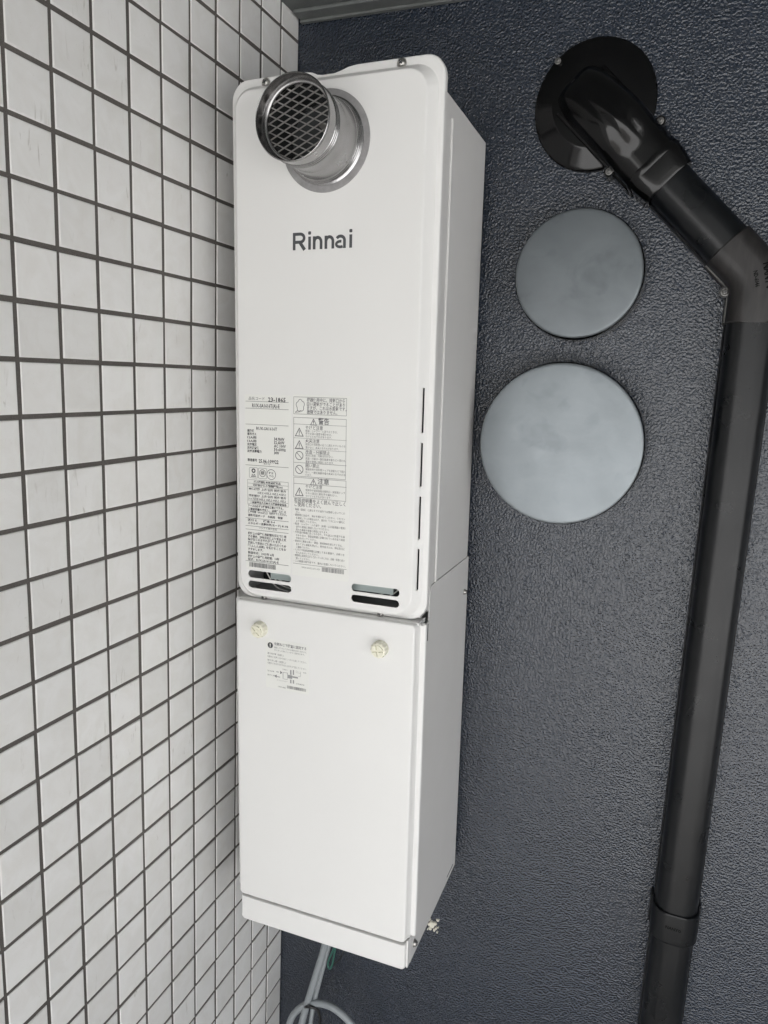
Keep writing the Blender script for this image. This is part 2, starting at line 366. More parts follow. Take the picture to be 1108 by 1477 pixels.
L1_BARS = [(1.388, 2.537, -6.693, -6.685), (1.386, 2.537, -6.857, -6.849), (1.382, 2.537, -7.232, -7.224), (1.371, 2.538, -8.207, -8.199), (1.358, 2.54, -9.498, -9.49), (1.355, 2.54, -9.693, -9.685), (1.355, 2.54, -9.781, -9.773), (1.346, 2.541, -10.574, -10.566), (1.426, 2.53, -8.555, -8.549), (1.425, 2.53, -8.644, -8.638), (1.424, 2.53, -8.729, -8.723), (1.421, 2.53, -9.059, -9.053), (1.42, 2.53, -9.145, -9.139), (1.421, 1.427, -9.142, -8.552), (2.527, 2.533, -9.142, -8.552)]
L1_CODE = [(1.454, 2.19, -10.712, -10.595)]
L1_MARKS = [(1.591, -8.378), (1.838, -8.378), (2.074, -8.395)]
L2_TEXT = [('機器使用中に、排気口から', 3.011, 3.967, -6.612, 0.1, 0.6), ('白い湯気がでることがあり', 3.011, 3.968, -6.705, 0.1, 0.6), ('ますが、これは水蒸気です。', 3.012, 4.004, -6.796, 0.1, 0.6), ('故障ではありません。', 3.012, 3.782, -6.886, 0.1, 0.6), ('警告', 3.306, 3.577, -7.085, 0.16, 0.8), ('やけど注意', 2.979, 3.422, -7.243, 0.105, 0.3), ('給湯・シャワー・入浴するときは、', 2.979, 3.788, -7.319, 0.062, 0), ('手でお湯の温度を確かめる。', 2.98, 3.65, -7.383, 0.062, 0), ('やけどのおそれがあります。', 2.98, 3.651, -7.448, 0.062, 0), ('火災注意', 2.981, 3.337, -7.549, 0.1, 0.3), ('排気口や排気筒の近くに燃えやすいものを', 2.981, 3.991, -7.629, 0.062, 0), ('置かない。火災のおそれがあります。', 2.982, 3.828, -7.701, 0.062, 0), ('改造・分解禁止', 2.982, 3.603, -7.807, 0.105, 0.3), ('絶対に改造・分解は行わない。', 2.983, 3.692, -7.884, 0.062, 0), ('改造・分解は一酸化炭素中毒などの思わぬ', 2.983, 3.997, -7.957, 0.062, 0), ('事故や故障の原因になります。', 2.983, 3.711, -8.029, 0.062, 0), ('囲い禁止', 2.984, 3.342, -8.12, 0.1, 0.3), ('機器本体や排気筒トップを波板などで囲わ', 2.984, 4.001, -8.206, 0.062, 0), ('ない。一酸化炭素中毒や火災のおそれがあ', 2.985, 4.002, -8.279, 0.062, 0), ('ります。', 2.985, 3.147, -8.344, 0.062, 0), ('注意', 3.3, 3.593, -8.466, 0.15, 0.6), ('やけど注意', 2.987, 3.418, -8.609, 0.1, 0.2), ('使用中や使用直後は排気口・排気筒トップ', 2.987, 4.0, -8.698, 0.062, 0), ('やその周辺に絶対手を触れない。', 2.988, 3.808, -8.771, 0.062, 0), ('やけどのおそれがあります。', 2.988, 3.651, -8.838, 0.062, 0), ('取扱説明書をよく読んで正しく', 2.692, 4.012, -8.954, 0.115, 0.3), ('ご使用ください。', 2.693, 3.395, -9.054, 0.11, 0.3), ('・機器（銘板）と異なるガス以外では使用しないでくだ', 2.678, 4.007, -9.171, 0.06, 0), ('\u3000さい。', 2.678, 2.844, -9.243, 0.06, 0), ('・使用時には必ず、湯水を確かめてください。リモコン', 2.679, 4.009, -9.306, 0.06, 0), ('\u3000を連続している場合はまず、湯水を「リモコンの優先に', 2.679, 4.002, -9.38, 0.06, 0), ('\u3000より確認してください。', 2.679, 3.282, -9.45, 0.06, 0), ('・給湯・シャワー・ふろ以外（太陽・ふろ給湯器の電気）', 2.679, 4.021, -9.517, 0.06, 0), ('\u3000以外の用途に使用しないでください。', 2.679, 3.607, -9.589, 0.06, 0), ('\u3000思わぬ事故や故障の原因になります。', 2.68, 3.581, -9.661, 0.06, 0), ('・外気温が極端に低くなる日や、それ以上の気温でも凍', 2.68, 4.007, -9.723, 0.06, 0), ('\u3000がある日は、取扱説明書に記載されている方法で凍結', 2.68, 4.008, -9.797, 0.06, 0), ('\u3000予防を行ってください。', 2.68, 3.286, -9.868, 0.06, 0), ('・使用中に異常な臭い・異音・異常燃焼を感じたときは、', 2.68, 3.948, -9.935, 0.06, 0), ('\u3000あわてずに運転を停止し、販売店または、弊社窓口に', 2.68, 4.011, -10.01, 0.06, 0), ('\u3000ご連絡ください。', 2.681, 3.105, -10.079, 0.06, 0), ('・ときどき取扱説明書に記載してある要領で、点検とお', 2.681, 4.005, -10.149, 0.06, 0), ('\u3000手入れを行ってください。', 2.681, 3.334, -10.222, 0.06, 0), ('・積雪時に給排気口がふさがっているときは、点検・除雪に従い', 2.681, 4.016, -10.286, 0.06, 0), ('\u3000使ってください。', 2.681, 3.116, -10.359, 0.06, 0), ('・この機器は屋外用です。屋内に設置しないでください。', 2.682, 4.035, -10.424, 0.06, 0), ('YP39-0002 x01-020', 2.887, 3.383, -10.565, 0.04, 0)]
L2_BARS = [(2.668, 4.009, -6.556, -6.548), (2.668, 4.009, -6.944, -6.936), (2.668, 2.676, -6.944, -6.548), (4.001, 4.009, -6.944, -6.548), (2.669, 4.008, -7.024, -7.016), (2.669, 4.008, -8.388, -8.38), (2.669, 2.677, -8.388, -7.016), (4.0, 4.008, -8.388, -7.016), (2.673, 4.023, -8.417, -8.409), (2.673, 4.023, -8.888, -8.88), (2.673, 2.681, -8.888, -8.409), (4.015, 4.023, -8.888, -8.409), (2.67, 4.01, -7.175, -7.168), (2.67, 4.015, -7.495, -7.489), (2.671, 4.019, -7.75, -7.744), (2.672, 4.024, -8.067, -8.059), (2.673, 4.032, -8.562, -8.554), (2.663, 4.063, -10.492, -10.484)]
L2_CODE = [(3.429, 4.003, -10.612, -10.502)]
L2_TRI = [(2.818, -7.36, 0.1), (2.819, -7.649, 0.1), (3.183, -7.114, 0.075), (3.19, -8.498, 0.075), (2.824, -8.754, 0.1)]
L2_NO = [(2.82, -7.899), (2.822, -8.223)]
L2_STEAM = (2.842, -6.756)
L3_TEXT = [('化粧ねじで確実に固定する', 2.175, 3.06, -12.574, 0.085, 0.6), ('固定していないと外れる場合がありますので、', 2.175, 3.06, -12.669, 0.05, 0), ('めじるしに従いしっかりと取付けます。', 2.175, 3.015, -12.735, 0.05, 0), ('取り付け時（右回し）', 1.984, 2.442, -12.846, 0.055, 0.3), ('化粧ねじを押しながら右にしっかりと回してください。', 1.983, 3.062, -12.927, 0.055, 0), ('取り外し時（左回し）', 1.983, 2.497, -13.023, 0.055, 0.3), ('化粧ねじを引きながら左に止まるまで回してください。', 1.983, 3.063, -13.096, 0.055, 0), ('取り付け時', 1.982, 2.165, -13.304, 0.045, 0.3), ('取り外し時', 1.981, 2.181, -13.411, 0.045, 0.3), ('化粧ねじ', 2.403, 2.552, -13.202, 0.04, 0), ('プレート・本体', 2.762, 3.056, -13.192, 0.04, 0), ('リベットカバー', 2.252, 2.544, -13.505, 0.04, 0), ('本体機能部', 2.779, 3.004, -13.511, 0.04, 0), ('UP39-0482', 2.276, 2.49, -13.675, 0.04, 0)]
L3_BARS = [(2.411, 2.426, -13.442, -13.274), (2.426, 2.549, -13.283, -13.272), (2.426, 2.549, -13.451, -13.441), (2.536, 2.548, -13.421, -13.267), (2.615, 2.654, -13.307, -13.181), (2.689, 2.726, -13.294, -13.168), (2.615, 2.654, -13.528, -13.43), (2.69, 2.727, -13.522, -13.431), (2.552, 2.675, -13.407, -13.316), (2.677, 2.831, -13.373, -13.331), (2.229, 2.298, -13.304, -13.283), (2.229, 2.337, -13.43, -13.409), (2.833, 2.91, -13.312, -13.304), (2.9, 2.909, -13.297, -13.205), (2.77, 2.909, -13.228, -13.221)]
L3_CODE = [(2.529, 3.058, -13.678, -13.6)]
L3_DOT = (2.061, -12.632)
L3_ARR = [(2.34, -13.294, 1), (2.237, -13.412, -1)]
# ================================================================ SETTING
CEIL = 3.60; YF = -48.0; YT_ = -26.0; FLOOR = -ZOFF / P
def slab(name, x0, x1, y0, y1, z0, z1, material):
    g = G().box(x0, x1, y0, y1, z0, z1); o = g.obj(name, material, org=((x0 + x1) / 2, (y0 + y1) / 2, z0)); o.location = W((x0 + x1) / 2, (y0 + y1) / 2, z0); return o
tag(slab('ground', -1500, 1500, -3000, 1500, FLOOR - 12, FLOOR - 3.0, M['ground']), kind='structure')
tag(slab('floor', -4, 60, YF, 0, FLOOR - 3.0, FLOOR, M['floor']), kind='structure')
cl = slab('ceiling', -4, 60, YF, 0, CEIL, CEIL + 4, M['ceil']); tag(cl, kind='structure')
g = G().box(0.12, 50, -0.55, -0.02, CEIL - 0.10, CEIL - 0.003, 0.03); g.box(0.12, 50, -0.16, -0.01, CEIL - 0.17, CEIL - 0.10, 0.02)
o = g.obj('ceiling_trim', M['ceil'], cl, org=(0, 0, CEIL)); o.parent = cl; o.location = (-28 * P, -YF / 2 * P, 0)
tag(slab('unseen_side_blocker', 60, 64, -12, 4, FLOOR, CEIL + 4, M['floor']), kind='structure')  # added out of view to block light coming from the right
bw = slab('painted_wall', -4, 60, 0, 4, FLOOR, CEIL + 4, M['wall'])
tag(bw, 'dark slate blue wall with glossy stippled paint behind the heater, vent covers and duct', 'wall')
tw = slab('tiled_wall', -4, 0.006, YT_, -0.001, FLOOR, CEIL + 4, M['grout'])
tag(tw, 'wall of square off-white tiles with dark grey joints, left of the white heater', 'wall')
TWO = Vector(tw.location)

# tiles: every one that the view takes in is a piece of its own
HALF = 0.455
def tile_geo(g, yc, zc, off=0.0):
    L = []
    for hx, ins in ((-0.03, 0.0), (0.010, 0.0), (0.022, 0.006), (0.029, 0.018), (0.031, 0.034)):
        a = HALF - ins; L.append([(hx + off, yc + sy * a, zc + sz * a) for sy, sz in ((-1, -1), (1, -1), (1, 1), (-1, 1))])
    v = [p for l in L for p in l]; f = []
    for k in range(4):
        for i in range(4): j = (i + 1) % 4; f.append((k * 4 + i, k * 4 + j, k * 4 + 4 + j, k * 4 + 4 + i))
    f.append((16, 17, 18, 19)); g.add(v, f)
g = G(); tile_geo(g, 0, 0); t0 = g.obj('tile', M['tile'], limit=60); tile_me = t0.data; bpy.data.objects.remove(t0)
Mi = cam.matrix_world.inverted()
def project(p):
    q = Mi @ Vector(p); f_ = 34.108 / 36 * 768
    if q.z > -0.05: return None
    return (384 + f_ * q.x / -q.z, 512 - f_ * q.y / -q.z)
vis = []; cells = []
for i in range(0, 26):
    for j in range(-5, 41):
        yc, zc = -(i + 0.5), -(j + 0.5)
        if zc + 0.455 > CEIL + 0.6: continue
        if zc - 0.455 < FLOOR: continue
        pr = [project(W(0.03, yc + a, zc + b)) for a, b in ((-.455, -.455), (.455, -.455), (.455, .455), (-.455, .455))]
        area = 0
        if all(pr):
            cx = sum(p[0] for p in pr) / 4; cy = sum(p[1] for p in pr) / 4
            ins = sum(1 for p in pr if 0 < p[0] < 768 and 0 < p[1] < 1024)
            hid = cx > 245 and min(p[0] for p in pr) > 236 and 85 < cy < 905 + 0.35 * (cx - 245)
            if ins and not hid:
                area = abs(sum(pr[k][0] * pr[(k + 1) % 4][1] - pr[(k + 1) % 4][0] * pr[k][1] for k in range(4))) / 2 * (ins / 4)
        cells.append((area, i, j))
cells.sort(reverse=True)
rest = G()
for n, (area, i, j) in enumerate(cells):
    yc, zc = -(i + 0.5), -(j + 0.5)
    jy, jz = rng.uniform(-.010, .010), rng.uniform(-.010, .010)
    if area > 0 and n < 300:
        o = bpy.data.objects.new('tile', tile_me); COL.objects.link(o); o.parent = tw
        o.location = Vector(W(rng.uniform(-.004, .005), yc + jy, zc + jz)) - TWO
        o.rotation_euler = (rng.uniform(-.006, .006), rng.uniform(-.007, .007), rng.uniform(-.007, .007))
    else: tile_geo(rest, yc + jy, zc + jz, rng.uniform(-.004, .005))
o = rest.obj('tile', M['tile'], tw, org=((-4 + 0.006) / 2, (YT_ - 0.001) / 2, FLOOR), limit=60)
tag(o, kind='stuff')
print('visible tiles', sum(1 for c in cells if c[0] > 0))

# ================================================================ WATER HEATER (slightly out of plumb, as fixed)
TILT = -0.02
cc = Vector((3.4, 0, -10.0)); RT = Matrix.Rotation(TILT, 3, 'Y')
def tilt_empty(name, x, y, z):
    p = cc + RT @ (Vector((x, y, z)) - cc); return empty(name, p.x, p.y, p.z, TILT)
HB = (3.4, -4.5, -11.5)
heater = tilt_empty('water_heater', *HB)
tag(heater, 'tall white box-shaped gas water heater with round flue outlet, printed labels and dark maker logo', 'water heater')
XS = 5.811; XL = 1.111
# casing: five-sided shell open to the front, one embossed bead on its side
g = G()
g.box(XS - 0.04, XS, -4.44, -0.3, -11.5, -0.10, 0.012)
g.box(XL, XL + 0.04, -4.44, -0.3, -11.5, -0.10, 0.012)
g.box(XL + 0.04, XS - 0.04, -4.43, -0.301, -0.14, -0.104)
g.box(XL + 0.04, XS - 0.04, -4.43, -0.301, -11.49, -11.45)
g.box(XL + 0.04, XS - 0.04, -0.34, -0.302, -11.45, -0.14)
g.tube(smooth_path([(XS - 0.012, -3.36, -1.05), (XS + 0.008, -3.36, -1.16), (XS + 0.008, -3.36, -10.3), (XS - 0.012, -3.36, -10.42)], 4), 0.034, 8)
casing = g.obj('casing', M['side'], heater, HB)
# small fixing lug over the rear top
g = G().box(5.40, 5.72, -2.25, -1.70, -0.12, 0.03, 0.03); g.obj('mounting_lug', M['side'], heater, HB)
g = G().prism([(x, z) for x, z in ((2.55, -0.1), (4.1, -0.1), (3.98, 0.24), (3.80, 0.345), (2.9, 0.345), (2.7, 0.24))], -4.30, -4.22); g.obj('top_bracket', M['gasket'], heater, HB)
# front cover: pressed tray with flange, raised panel, real slots
def tray(name, R0, r0, Rb, rb, Rt, rt, yb, y0, y1, th, material, par, org, lip=0.16):
    def ins(R, d): return (R[0] + d, R[1] - d, R[2] + d, R[3] - d)
    def ri(r, d): return tuple(max(0.02, q - d) for q in r)
    seq = [(R0, r0, y0 + lip), (R0, r0, y0 + 0.04), (ins(R0, .012), ri(r0, .012), y0 + .012), (ins(R0, .04), ri(r0, .04), y0),
           (ins(Rb, -.02), ri(rb, -.02), y0), (Rb, rb, y0 - .010),
           (ins(Rt, .00), rt, y1 + .045), (ins(Rt, .018), ri(rt, .018), y1 + .014), (ins(Rt, .055), ri(rt, .055), y1)]
    L = [rrect(*R, r, y) for R, r, y in seq]
    inner = [(ins(Rt, .09), ri(rt, .09), y1 + th), (ins(Rt, .06), ri(rt, .06), y1 + th + .05), (ins(Rb, .04), ri(rb, .04), y0 + th), (ins(R0, .06), ri(r0, .06), y0 + th), (ins(R0, .035), ri(r0, .035), y0 + lip)]
    Li = [rrect(*R, r, y) for R, r, y in inner]
    g = G(); allL = L[::-1] + Li[::-1] if False else [*L[::-1]]
    # outer from panel centre to lip, then inner from lip back to panel centre
    allL = L[::-1] + Li[::-1]
    g.loops(allL)
    return g.obj(name, material, par, org)
F = 4.496
cover = tray('front_cover', (0.976, 5.981, -11.556, 0.386), (.42, .42, .42, .46),
             (1.06, 5.845, -11.50, 0.20), (.50, .46, .5, .52), (1.16, 5.695, -11.435, 0.105), (.46, .42, .5, .50), 0, -F, -4.70, 0.03, M['white'], heater, HB)
cut = G()
slots = [(1.415, 2.61, -10.985, -10.80), (1.415, 2.61, -11.245, -11.065), (4.19, 5.385, -10.985, -10.80), (4.19, 5.385, -11.245, -11.065)]
for s in slots: cut.prism(capsule(s[0], s[1], s[2], s[3]), -4.9, -4.4)
for z1, z0 in ((-6.27, -7.25), (-7.46, -8.44), (-8.65, -9.63), (-9.84, -10.81)): cut.prism(capsule(5.738, 5.786, z0, z1), -4.9, -4.4)
cut.prism([(2.35, .6), (2.55, .392), (2.75, .375), (3.0, .33), (3.12, .275), (3.25, .255), (3.50, .255), (3.66, .29), (3.85, .345), (4.05, .375), (4.25, .392), (4.4, .6)], -4.6, -4.2)
cutter = build('cutter', cut.v, cut.f, M['dark'], heater, org=HB)
boolean_cut(cover, cutter)
# what shows through the slots: a plate, dark chassis and a few wires
G().box(XL + 0.06, XS - 0.06, -3.55, -3.5, -11.4, -5.9).obj('chassis_plate', M['dark'], heater, HB)
G().box(1.90, 2.75, -4.46, -4.43, -11.03, -10.6, 0.01).obj('inner_plate', M['inner'], heater, HB)
G().box(4.0, 5.15, -4.46, -4.43, -11.03, -10.6, 0.01).obj('inner_plate', M['inner'], heater, HB)
for a in (((1.50, -4.3, -10.5), (1.70, -4.35, -10.85), (1.95, -4.3, -11.25), (2.3, -4.2, -11.38)), ((1.66, -4.3, -10.5), (1.84, -4.35, -10.88), (2.10, -4.3, -11.20), (2.6, -4.25, -11.3)),
          ((1.9, -4.3, -11.0), (2.2, -4.25, -11.15), (2.7, -4.2, -11.22)), ((5.3, -4.3, -10.6), (5.1, -4.3, -10.9), (4.8, -4.25, -11.1), (4.3, -4.25, -11.2)), ((5.4, -4.3, -10.6), (5.2, -4.3, -10.95), (4.9, -4.25, -11.18))):
    G().tube(smooth_path(a, 6), 0.016, 6).obj('wire', M['wire'], heater, HB)
# flange screws
def screw_at(par, org, x, y, z, face='y', r=0.075, a=0.4):
    s = screw_geo(r); me_o = s.obj('screw', M['screw_dull' if par.name.split('.')[0] in ('hood', 'wall_flange', 'elbow') else 'screw'], par, (0, 0, 0), fix=True)
    base = Vector(((x - org[0]) * P, (y - org[1]) * P, (z - org[2]) * P)); me_o.location = base
    if face == 'x': me_o.rotation_euler = (0, 0, math.pi / 2)
    c = G(); d = r * .55; w = r * .13
    for k in (0, 1):
        ca, sa = math.cos(a + k * math.pi / 2), math.sin(a + k * math.pi / 2)
        poly = [(ca * d - sa * w, sa * d + ca * w), (-ca * d - sa * w, -sa * d + ca * w), (-ca * d + sa * w, -sa * d - ca * w), (ca * d + sa * w, sa * d - ca * w)]
        c.prism(poly, -0.086 - k * 0.001, -0.05)
    c.obj('recess_shade', M['dark'], me_o)  # dark cross on the head, painted shade of the driver recess
    return me_o
screw_at(heater, HB, 1.86, -F, 0.255, r=.085); screw_at(heater, HB, 5.04, -F, 0.265, r=.085, a=.7)
screw_at(heater, HB, 1.75, -F + .0, -11.50, r=.07); screw_at(heater, HB, 4.86, -F + .0, -11.50, r=.07)
# flue: gasket plate, bell, tube with pressed rings, rolled rim, mesh
FC = (3.42, -1.14)
G().lathe([(1.035, -4.701), (1.035, -4.715), (1.01, -4.728), (0.80, -4.732)], FC, 72).obj('flue_gasket', M['gasket'], heater, HB)
rb_ = 0.80; r1 = 0.775; YE = -6.20
def bead(y, r, h=.022, w=.03): return [(r, y + w), (r + h * .7, y + w * .6), (r + h, y), (r + h * .7, y - w * .6), (r, y - w)]
prof = [(0.90, -4.733), (0.90, -4.745), (0.865, -4.76)] + bead(-4.80, .845, .02, .025) + bead(-4.87, .835, .018, .022) + [(0.82, -4.93), (0.805, -5.10), (0.785, -5.24), (0.770, -5.28)]
prof += [(0.770, -5.62)] + bead(-5.68, .775) + bead(-5.755, .78) + bead(-5.83, .785) + [(0.79, -5.87), (0.795, -6.06)] + [(0.795, -6.12), (0.81, -6.17), (0.817, -6.195), (0.81, -6.215), (0.797, -6.22), (0.785, -6.205)]
prof += [(0.778, -6.15), (0.772, -5.86), (0.735, -5.80), (0.72, -5.78), (0.72, -4.78)]
flue = G().lathe(prof, FC, 96, cap=False).obj('flue_pipe', M['steel'], heater, HB, limit=60)
G().ring([(0.772, -5.95), (0.772, -5.87), (0.725, -5.87), (0.70, -5.90), (0.70, -5.93), (0.72, -5.96), (0.75, -5.965)], FC, 96).obj('mesh_ring', M['steel'], flue, HB)
G().lathe([(0.719, -4.79), (0.0, -4.79)], FC, 48, cap=False).obj('flue_baffle', M['dark'], flue, HB)
# crumpled-looking inner damper leaves deep in the pipe
for (cx, cz, a, w) in ((.25, .1, -.5, .26), (.12, -.38, .15, .28)):
    ca, sa = math.cos(a), math.sin(a)
    L = []
    for k in range(7):
        t = (k / 6 - .5) * 2; yy = -5.05 - 0.10 * math.cos(t * 1.4) - .03 * (k % 2)
        L.append([(FC[0] + cx + ca * w * t - sa * q, yy, FC[1] + cz + sa * w * t + ca * q) for q in (-.07 * (1 - t * t * .6), .07 * (1 - t * t * .6))] )
    L2 = [[a_, b_, (b_[0], b_[1] + .012, b_[2]), (a_[0], a_[1] + .012, a_[2])] for a_, b_ in L]
    G().loops(L2).obj('damper_leaf', M['mesh'], flue, HB)
# expanded-metal mesh: two families of strands, one piece
g = G(); RM = 0.725; dx, dz = 0.335, 0.160; Lh = math.hypot(dx, dz)
sth = 0.011
for sgn in (1, -1):
    ux, uz = dx / Lh, sgn * dz / Lh; nx_, nz_ = -uz, ux; sp = dx * dz / Lh
    for k in range(-14, 15):
        o_ = k * sp + 0.03
        if abs(o_) > RM - .02: continue
        h_ = math.sqrt(RM * RM - o_ * o_)
        q = [(FC[0] + nx_ * o_ + ux * t, FC[1] + nz_ * o_ + uz * t) for t in (-h_, h_)]
        for a in range(1):
            (x0, z0), (x1, z1) = q
            pts = [(x0 + nx_ * sth, z0 + nz_ * sth), (x0 - nx_ * sth, z0 - nz_ * sth), (x1 - nx_ * sth, z1 - nz_ * sth), (x1 + nx_ * sth, z1 + nz_ * sth)]
            yo = -5.90 - sgn * .008
            g.prism(pts, yo, yo + .020)
tag(g.obj('flue_mesh', M['mesh'], flue, HB), kind='stuff')
for k in range(26):   # square tabs the mesh is spot-welded to
    pass
# logo and printed labels
YL = -4.7035
def strip(g, pts, w, y, w1=None):
    n = len(pts); L = []
    for k, (a, b) in enumerate(pts):
        p0 = pts[max(k - 1, 0)]; p1 = pts[min(k + 1, n - 1)]; d = math.hypot(p1[0] - p0[0], p1[1] - p0[1]) or 1
        ww = (w if w1 is None else w + (w1 - w) * k / (n - 1)) / 2
        nx, nz = -(p1[1] - p0[1]) / d * ww, (p1[0] - p0[0]) / d * ww; L += [(a + nx, y, b + nz), (a - nx, y, b - nz)]
    g.add(L, [(2 * k, 2 * k + 1, 2 * k + 3, 2 * k + 2) for k in range(n - 1)])
def arc(cx, cz, rx, rz, a0, a1, n=14): return [(cx + rx * math.cos(math.radians(a0 + (a1 - a0) * k / n)), cz + rz * math.sin(math.radians(a0 + (a1 - a0) * k / n))) for k in range(n + 1)]
g = G(); LZ = -3.335; lw = .066; xh = .275
def lit(k): return YL - .0004 * k       # a hair between overlapping strokes
x = 2.64 + lw / 2
rect(g, x - lw / 2, x + lw / 2, LZ, LZ + .37, lit(0))
strip(g, [(x, LZ + .337), (x + .15, LZ + .337)] + arc(x + .15, LZ + .252, .098, .085, 90, -90) + [(x, LZ + .167)], lw, lit(1))
strip(g, [(x + .13, LZ + .18), (x + .262, LZ)], lw * 1.15, lit(2))
def li(x): rect(g, x - lw / 2, x + lw / 2, LZ, LZ + xh, lit(0)); g.add([(p[0], lit(0), p[2]) for p in rrect(x - .036, x + .036, LZ + .315, LZ + .385, .02, 0, 3)], [tuple(range(16))])
def ln_(x):
    rect(g, x, x + lw, LZ, LZ + xh, lit(0))
    strip(g, [(x + lw * .5, LZ + .150)] + arc(x + .5 * lw + .085, LZ + .155, .083, .093, 170, 0) + [(x + lw / 2 + .168, LZ)], lw, lit(1))
li(3.055); ln_(3.135); ln_(3.42)
ax = 3.695
strip(g, arc(ax + .105, LZ + .165, .098, .085, 150, 0) + [(ax + .203, LZ)], lw, lit(0))
strip(g, arc(ax + .105, LZ + .086, .098, .058, 75, 360 - 75 + 20, 20), lw * .88, lit(1))
li(4.045); flat_obj(g, 'logo', M['logo'], heater, HB)
def sticker(name, x0, x1, z0, z1, y, par, org):
    return G().loops([rrect(x0, x1, z0, z1, .03, y + .004, 3), rrect(x0, x1, z0, z1, .03, y, 3)]).obj(name, M['sticker'], par, org)
s1 = sticker('rating_label', 1.36, 2.60, -10.755, -6.53, YL, heater, HB)
s2 = sticker('warning_label', 2.64, 4.115, -10.78, -6.50, YL, heater, HB)
YT = YL - .003
g = G()
for a in L1_TEXT: text_geo(g, a[0], a[1], a[2], a[3], a[4], a[5] * 1.4, YT)
for a in L1_BARS: rect(g, *a, YT)
for a in L1_CODE: barcode(g, *a, YT, 5)
for k, (mx, mz) in enumerate(L1_MARKS):
    if k == 2:
        ringflat(g, mx, mz, .125, .012, YT); text_geo(g, 'PS', mx - .06, mx + .06, mz + .035, .05, .5, YT); text_geo(g, 'TG', mx - .06, mx + .06, mz - .04, .05, .5, YT)
    else:
        o_ = [(p[0], p[2]) for p in rrect(mx - .115, mx + .115, mz - .13, mz + .12, .03, 0, 3)]
        stroke(g, o_ + [o_[0]], .007, YT)
        if k == 0: ringflat(g, mx, mz + .045, .055, .03, YT); text_geo(g, 'JIA', mx - .06, mx + .06, mz - .055, .05, 1, YT); rect(g, mx - .07, mx + .07, mz - .105, mz - .09, YT)
        else: ringflat(g, mx, mz, .09, .012, YT); text_geo(g, '検', mx - .055, mx + .055, mz + .005, .11, .6, YT)
flat_obj(g, 'printed_text', M['ink'], s1, HB)
g = G()
for a in L2_TEXT: text_geo(g, a[0], a[1], a[2], a[3], a[4], a[5] * 1.2, YT)
for a in L2_BARS: rect(g, *a, YT)
for a in L2_CODE: barcode(g, *a, YT, 9)
for x, z, s in L2_TRI:
    a = [(x - s, z - s * .85), (x + s, z - s * .85), (x, z + s * .95)]; stroke(g, a + [a[0]], .014 * s / .1 + .004, YT)
    rect(g, x - .009, x + .009, z - s * .30, z + s * .45, YT); rect(g, x - .009, x + .009, z - s * .62, z - s * .42, YT)
for x, z in L2_NO:
    ringflat(g, x, z, .105, .017, YT); stroke(g, [(x - .07, z + .07), (x + .07, z - .07)], .014, YT)
sx_, sz_ = L2_STEAM
cl_ = []
for k in range(40):
    a = 2 * math.pi * k / 40; r = .100 + .028 * abs(math.sin(a * 2.5 + .6)); cl_.append((sx_ + r * math.cos(a) * .85, sz_ + .01 + r * math.sin(a) * 1.12))
stroke(g, cl_ + [cl_[0]], .012, YT); stroke(g, [(sx_ - .13, sz_ - .15), (sx_ - .07, sz_ - .10)], .012, YT); stroke(g, [(sx_ - .13, sz_ - .15), (sx_ + .02, sz_ - .13)], .010, YT)
flat_obj(g, 'printed_text', M['ink_soft'], s2, HB)

# ================================================================ PIPE COVER below the heater
PB = (3.4, -4.6, -20.581)
pc = tilt_empty('pipe_cover', *PB)
tag(pc, 'white sheet metal pipe cover with two ivory knobs, fixed directly under the water heater', 'pipe cover')
X2 = 5.838; X2L = 1.084; ZB = PB[2]
# side plates: the right one laps up over the heater casing
def side(x0, x1):
    poly = [(-0.27, -10.93), (-3.62, -10.90), (-3.74, -10.94), (-3.80, -11.06), (-3.84, -11.75), (-4.42, -11.78), (-4.42, -20.56), (-0.27, -20.56)]
    g = G(); g.loops([[(x0, y, z) for y, z in poly], [(x1, y, z) for y, z in poly]]); return g
side(X2 - .024, X2 + .004).obj('side_panel', M['side'], pc, PB)
side(X2L - .004, X2L + .02).obj('side_panel', M['side'], pc, PB)
G().box(X2L + .02, X2 - .03, -0.32, -0.28, -20.5, -11.6).obj('back_plate', M['side'], pc, PB)
g = G(); g.box(X2L + .03, X2 - .03, -4.44, -4.40, -20.5, -11.60); g.obj('gap_shade_sheet', M['dark'], pc, PB)  # dark backing sheet, shade of the gap under the door in its colour
G().box(X2L - .02, X2 + .0, -4.60, -4.1, -11.66, -11.568, .008).obj('top_ledge', M['white'], pc, PB)
# door: tray with side flanges
door = tray('door', (0.935, 5.995, -19.70, -11.60), (.05,) * 4, (1.02, 5.86, -19.74, -11.585), (.08,) * 4, (1.09, 5.805, -19.775, -11.575), (.10, .10, .12, .12), 0, -4.53, -4.752, 0.03, M['white'], pc, PB, lip=0.10)
# bottom fascia, its top edge tucked behind the door
g = G(); g.loops([rrect(1.10, 5.80, -20.58, -19.868, (.04, .04, .10, .10), -4.46, 5), rrect(1.10, 5.80, -20.58, -19.868, (.04, .04, .10, .10), -4.64, 5), rrect(1.115, 5.785, -20.565, -19.872, (.04, .04, .10, .10), -4.68, 5), rrect(1.15, 5.75, -20.535, -19.885, (.04, .04, .08, .08), -4.70, 5)])
fas = g.obj('bottom_fascia', M['white'], pc, PB)
g = G(); g.box(5.79, 5.84, -4.60, -4.30, -20.55, -19.80, .01); g.obj('fascia_return', M['white'], fas, PB)
G().box(X2L + .03, X2 - .03, -4.4, -4.0, -20.56, -20.52).obj('bottom_flange', M['side'], pc, PB)
screw_at(pc, PB, X2 + .004, -4.12, -20.22, 'x', .085); screw_at(pc, PB, X2 + .004, -0.60, -11.88, 'x', .07)
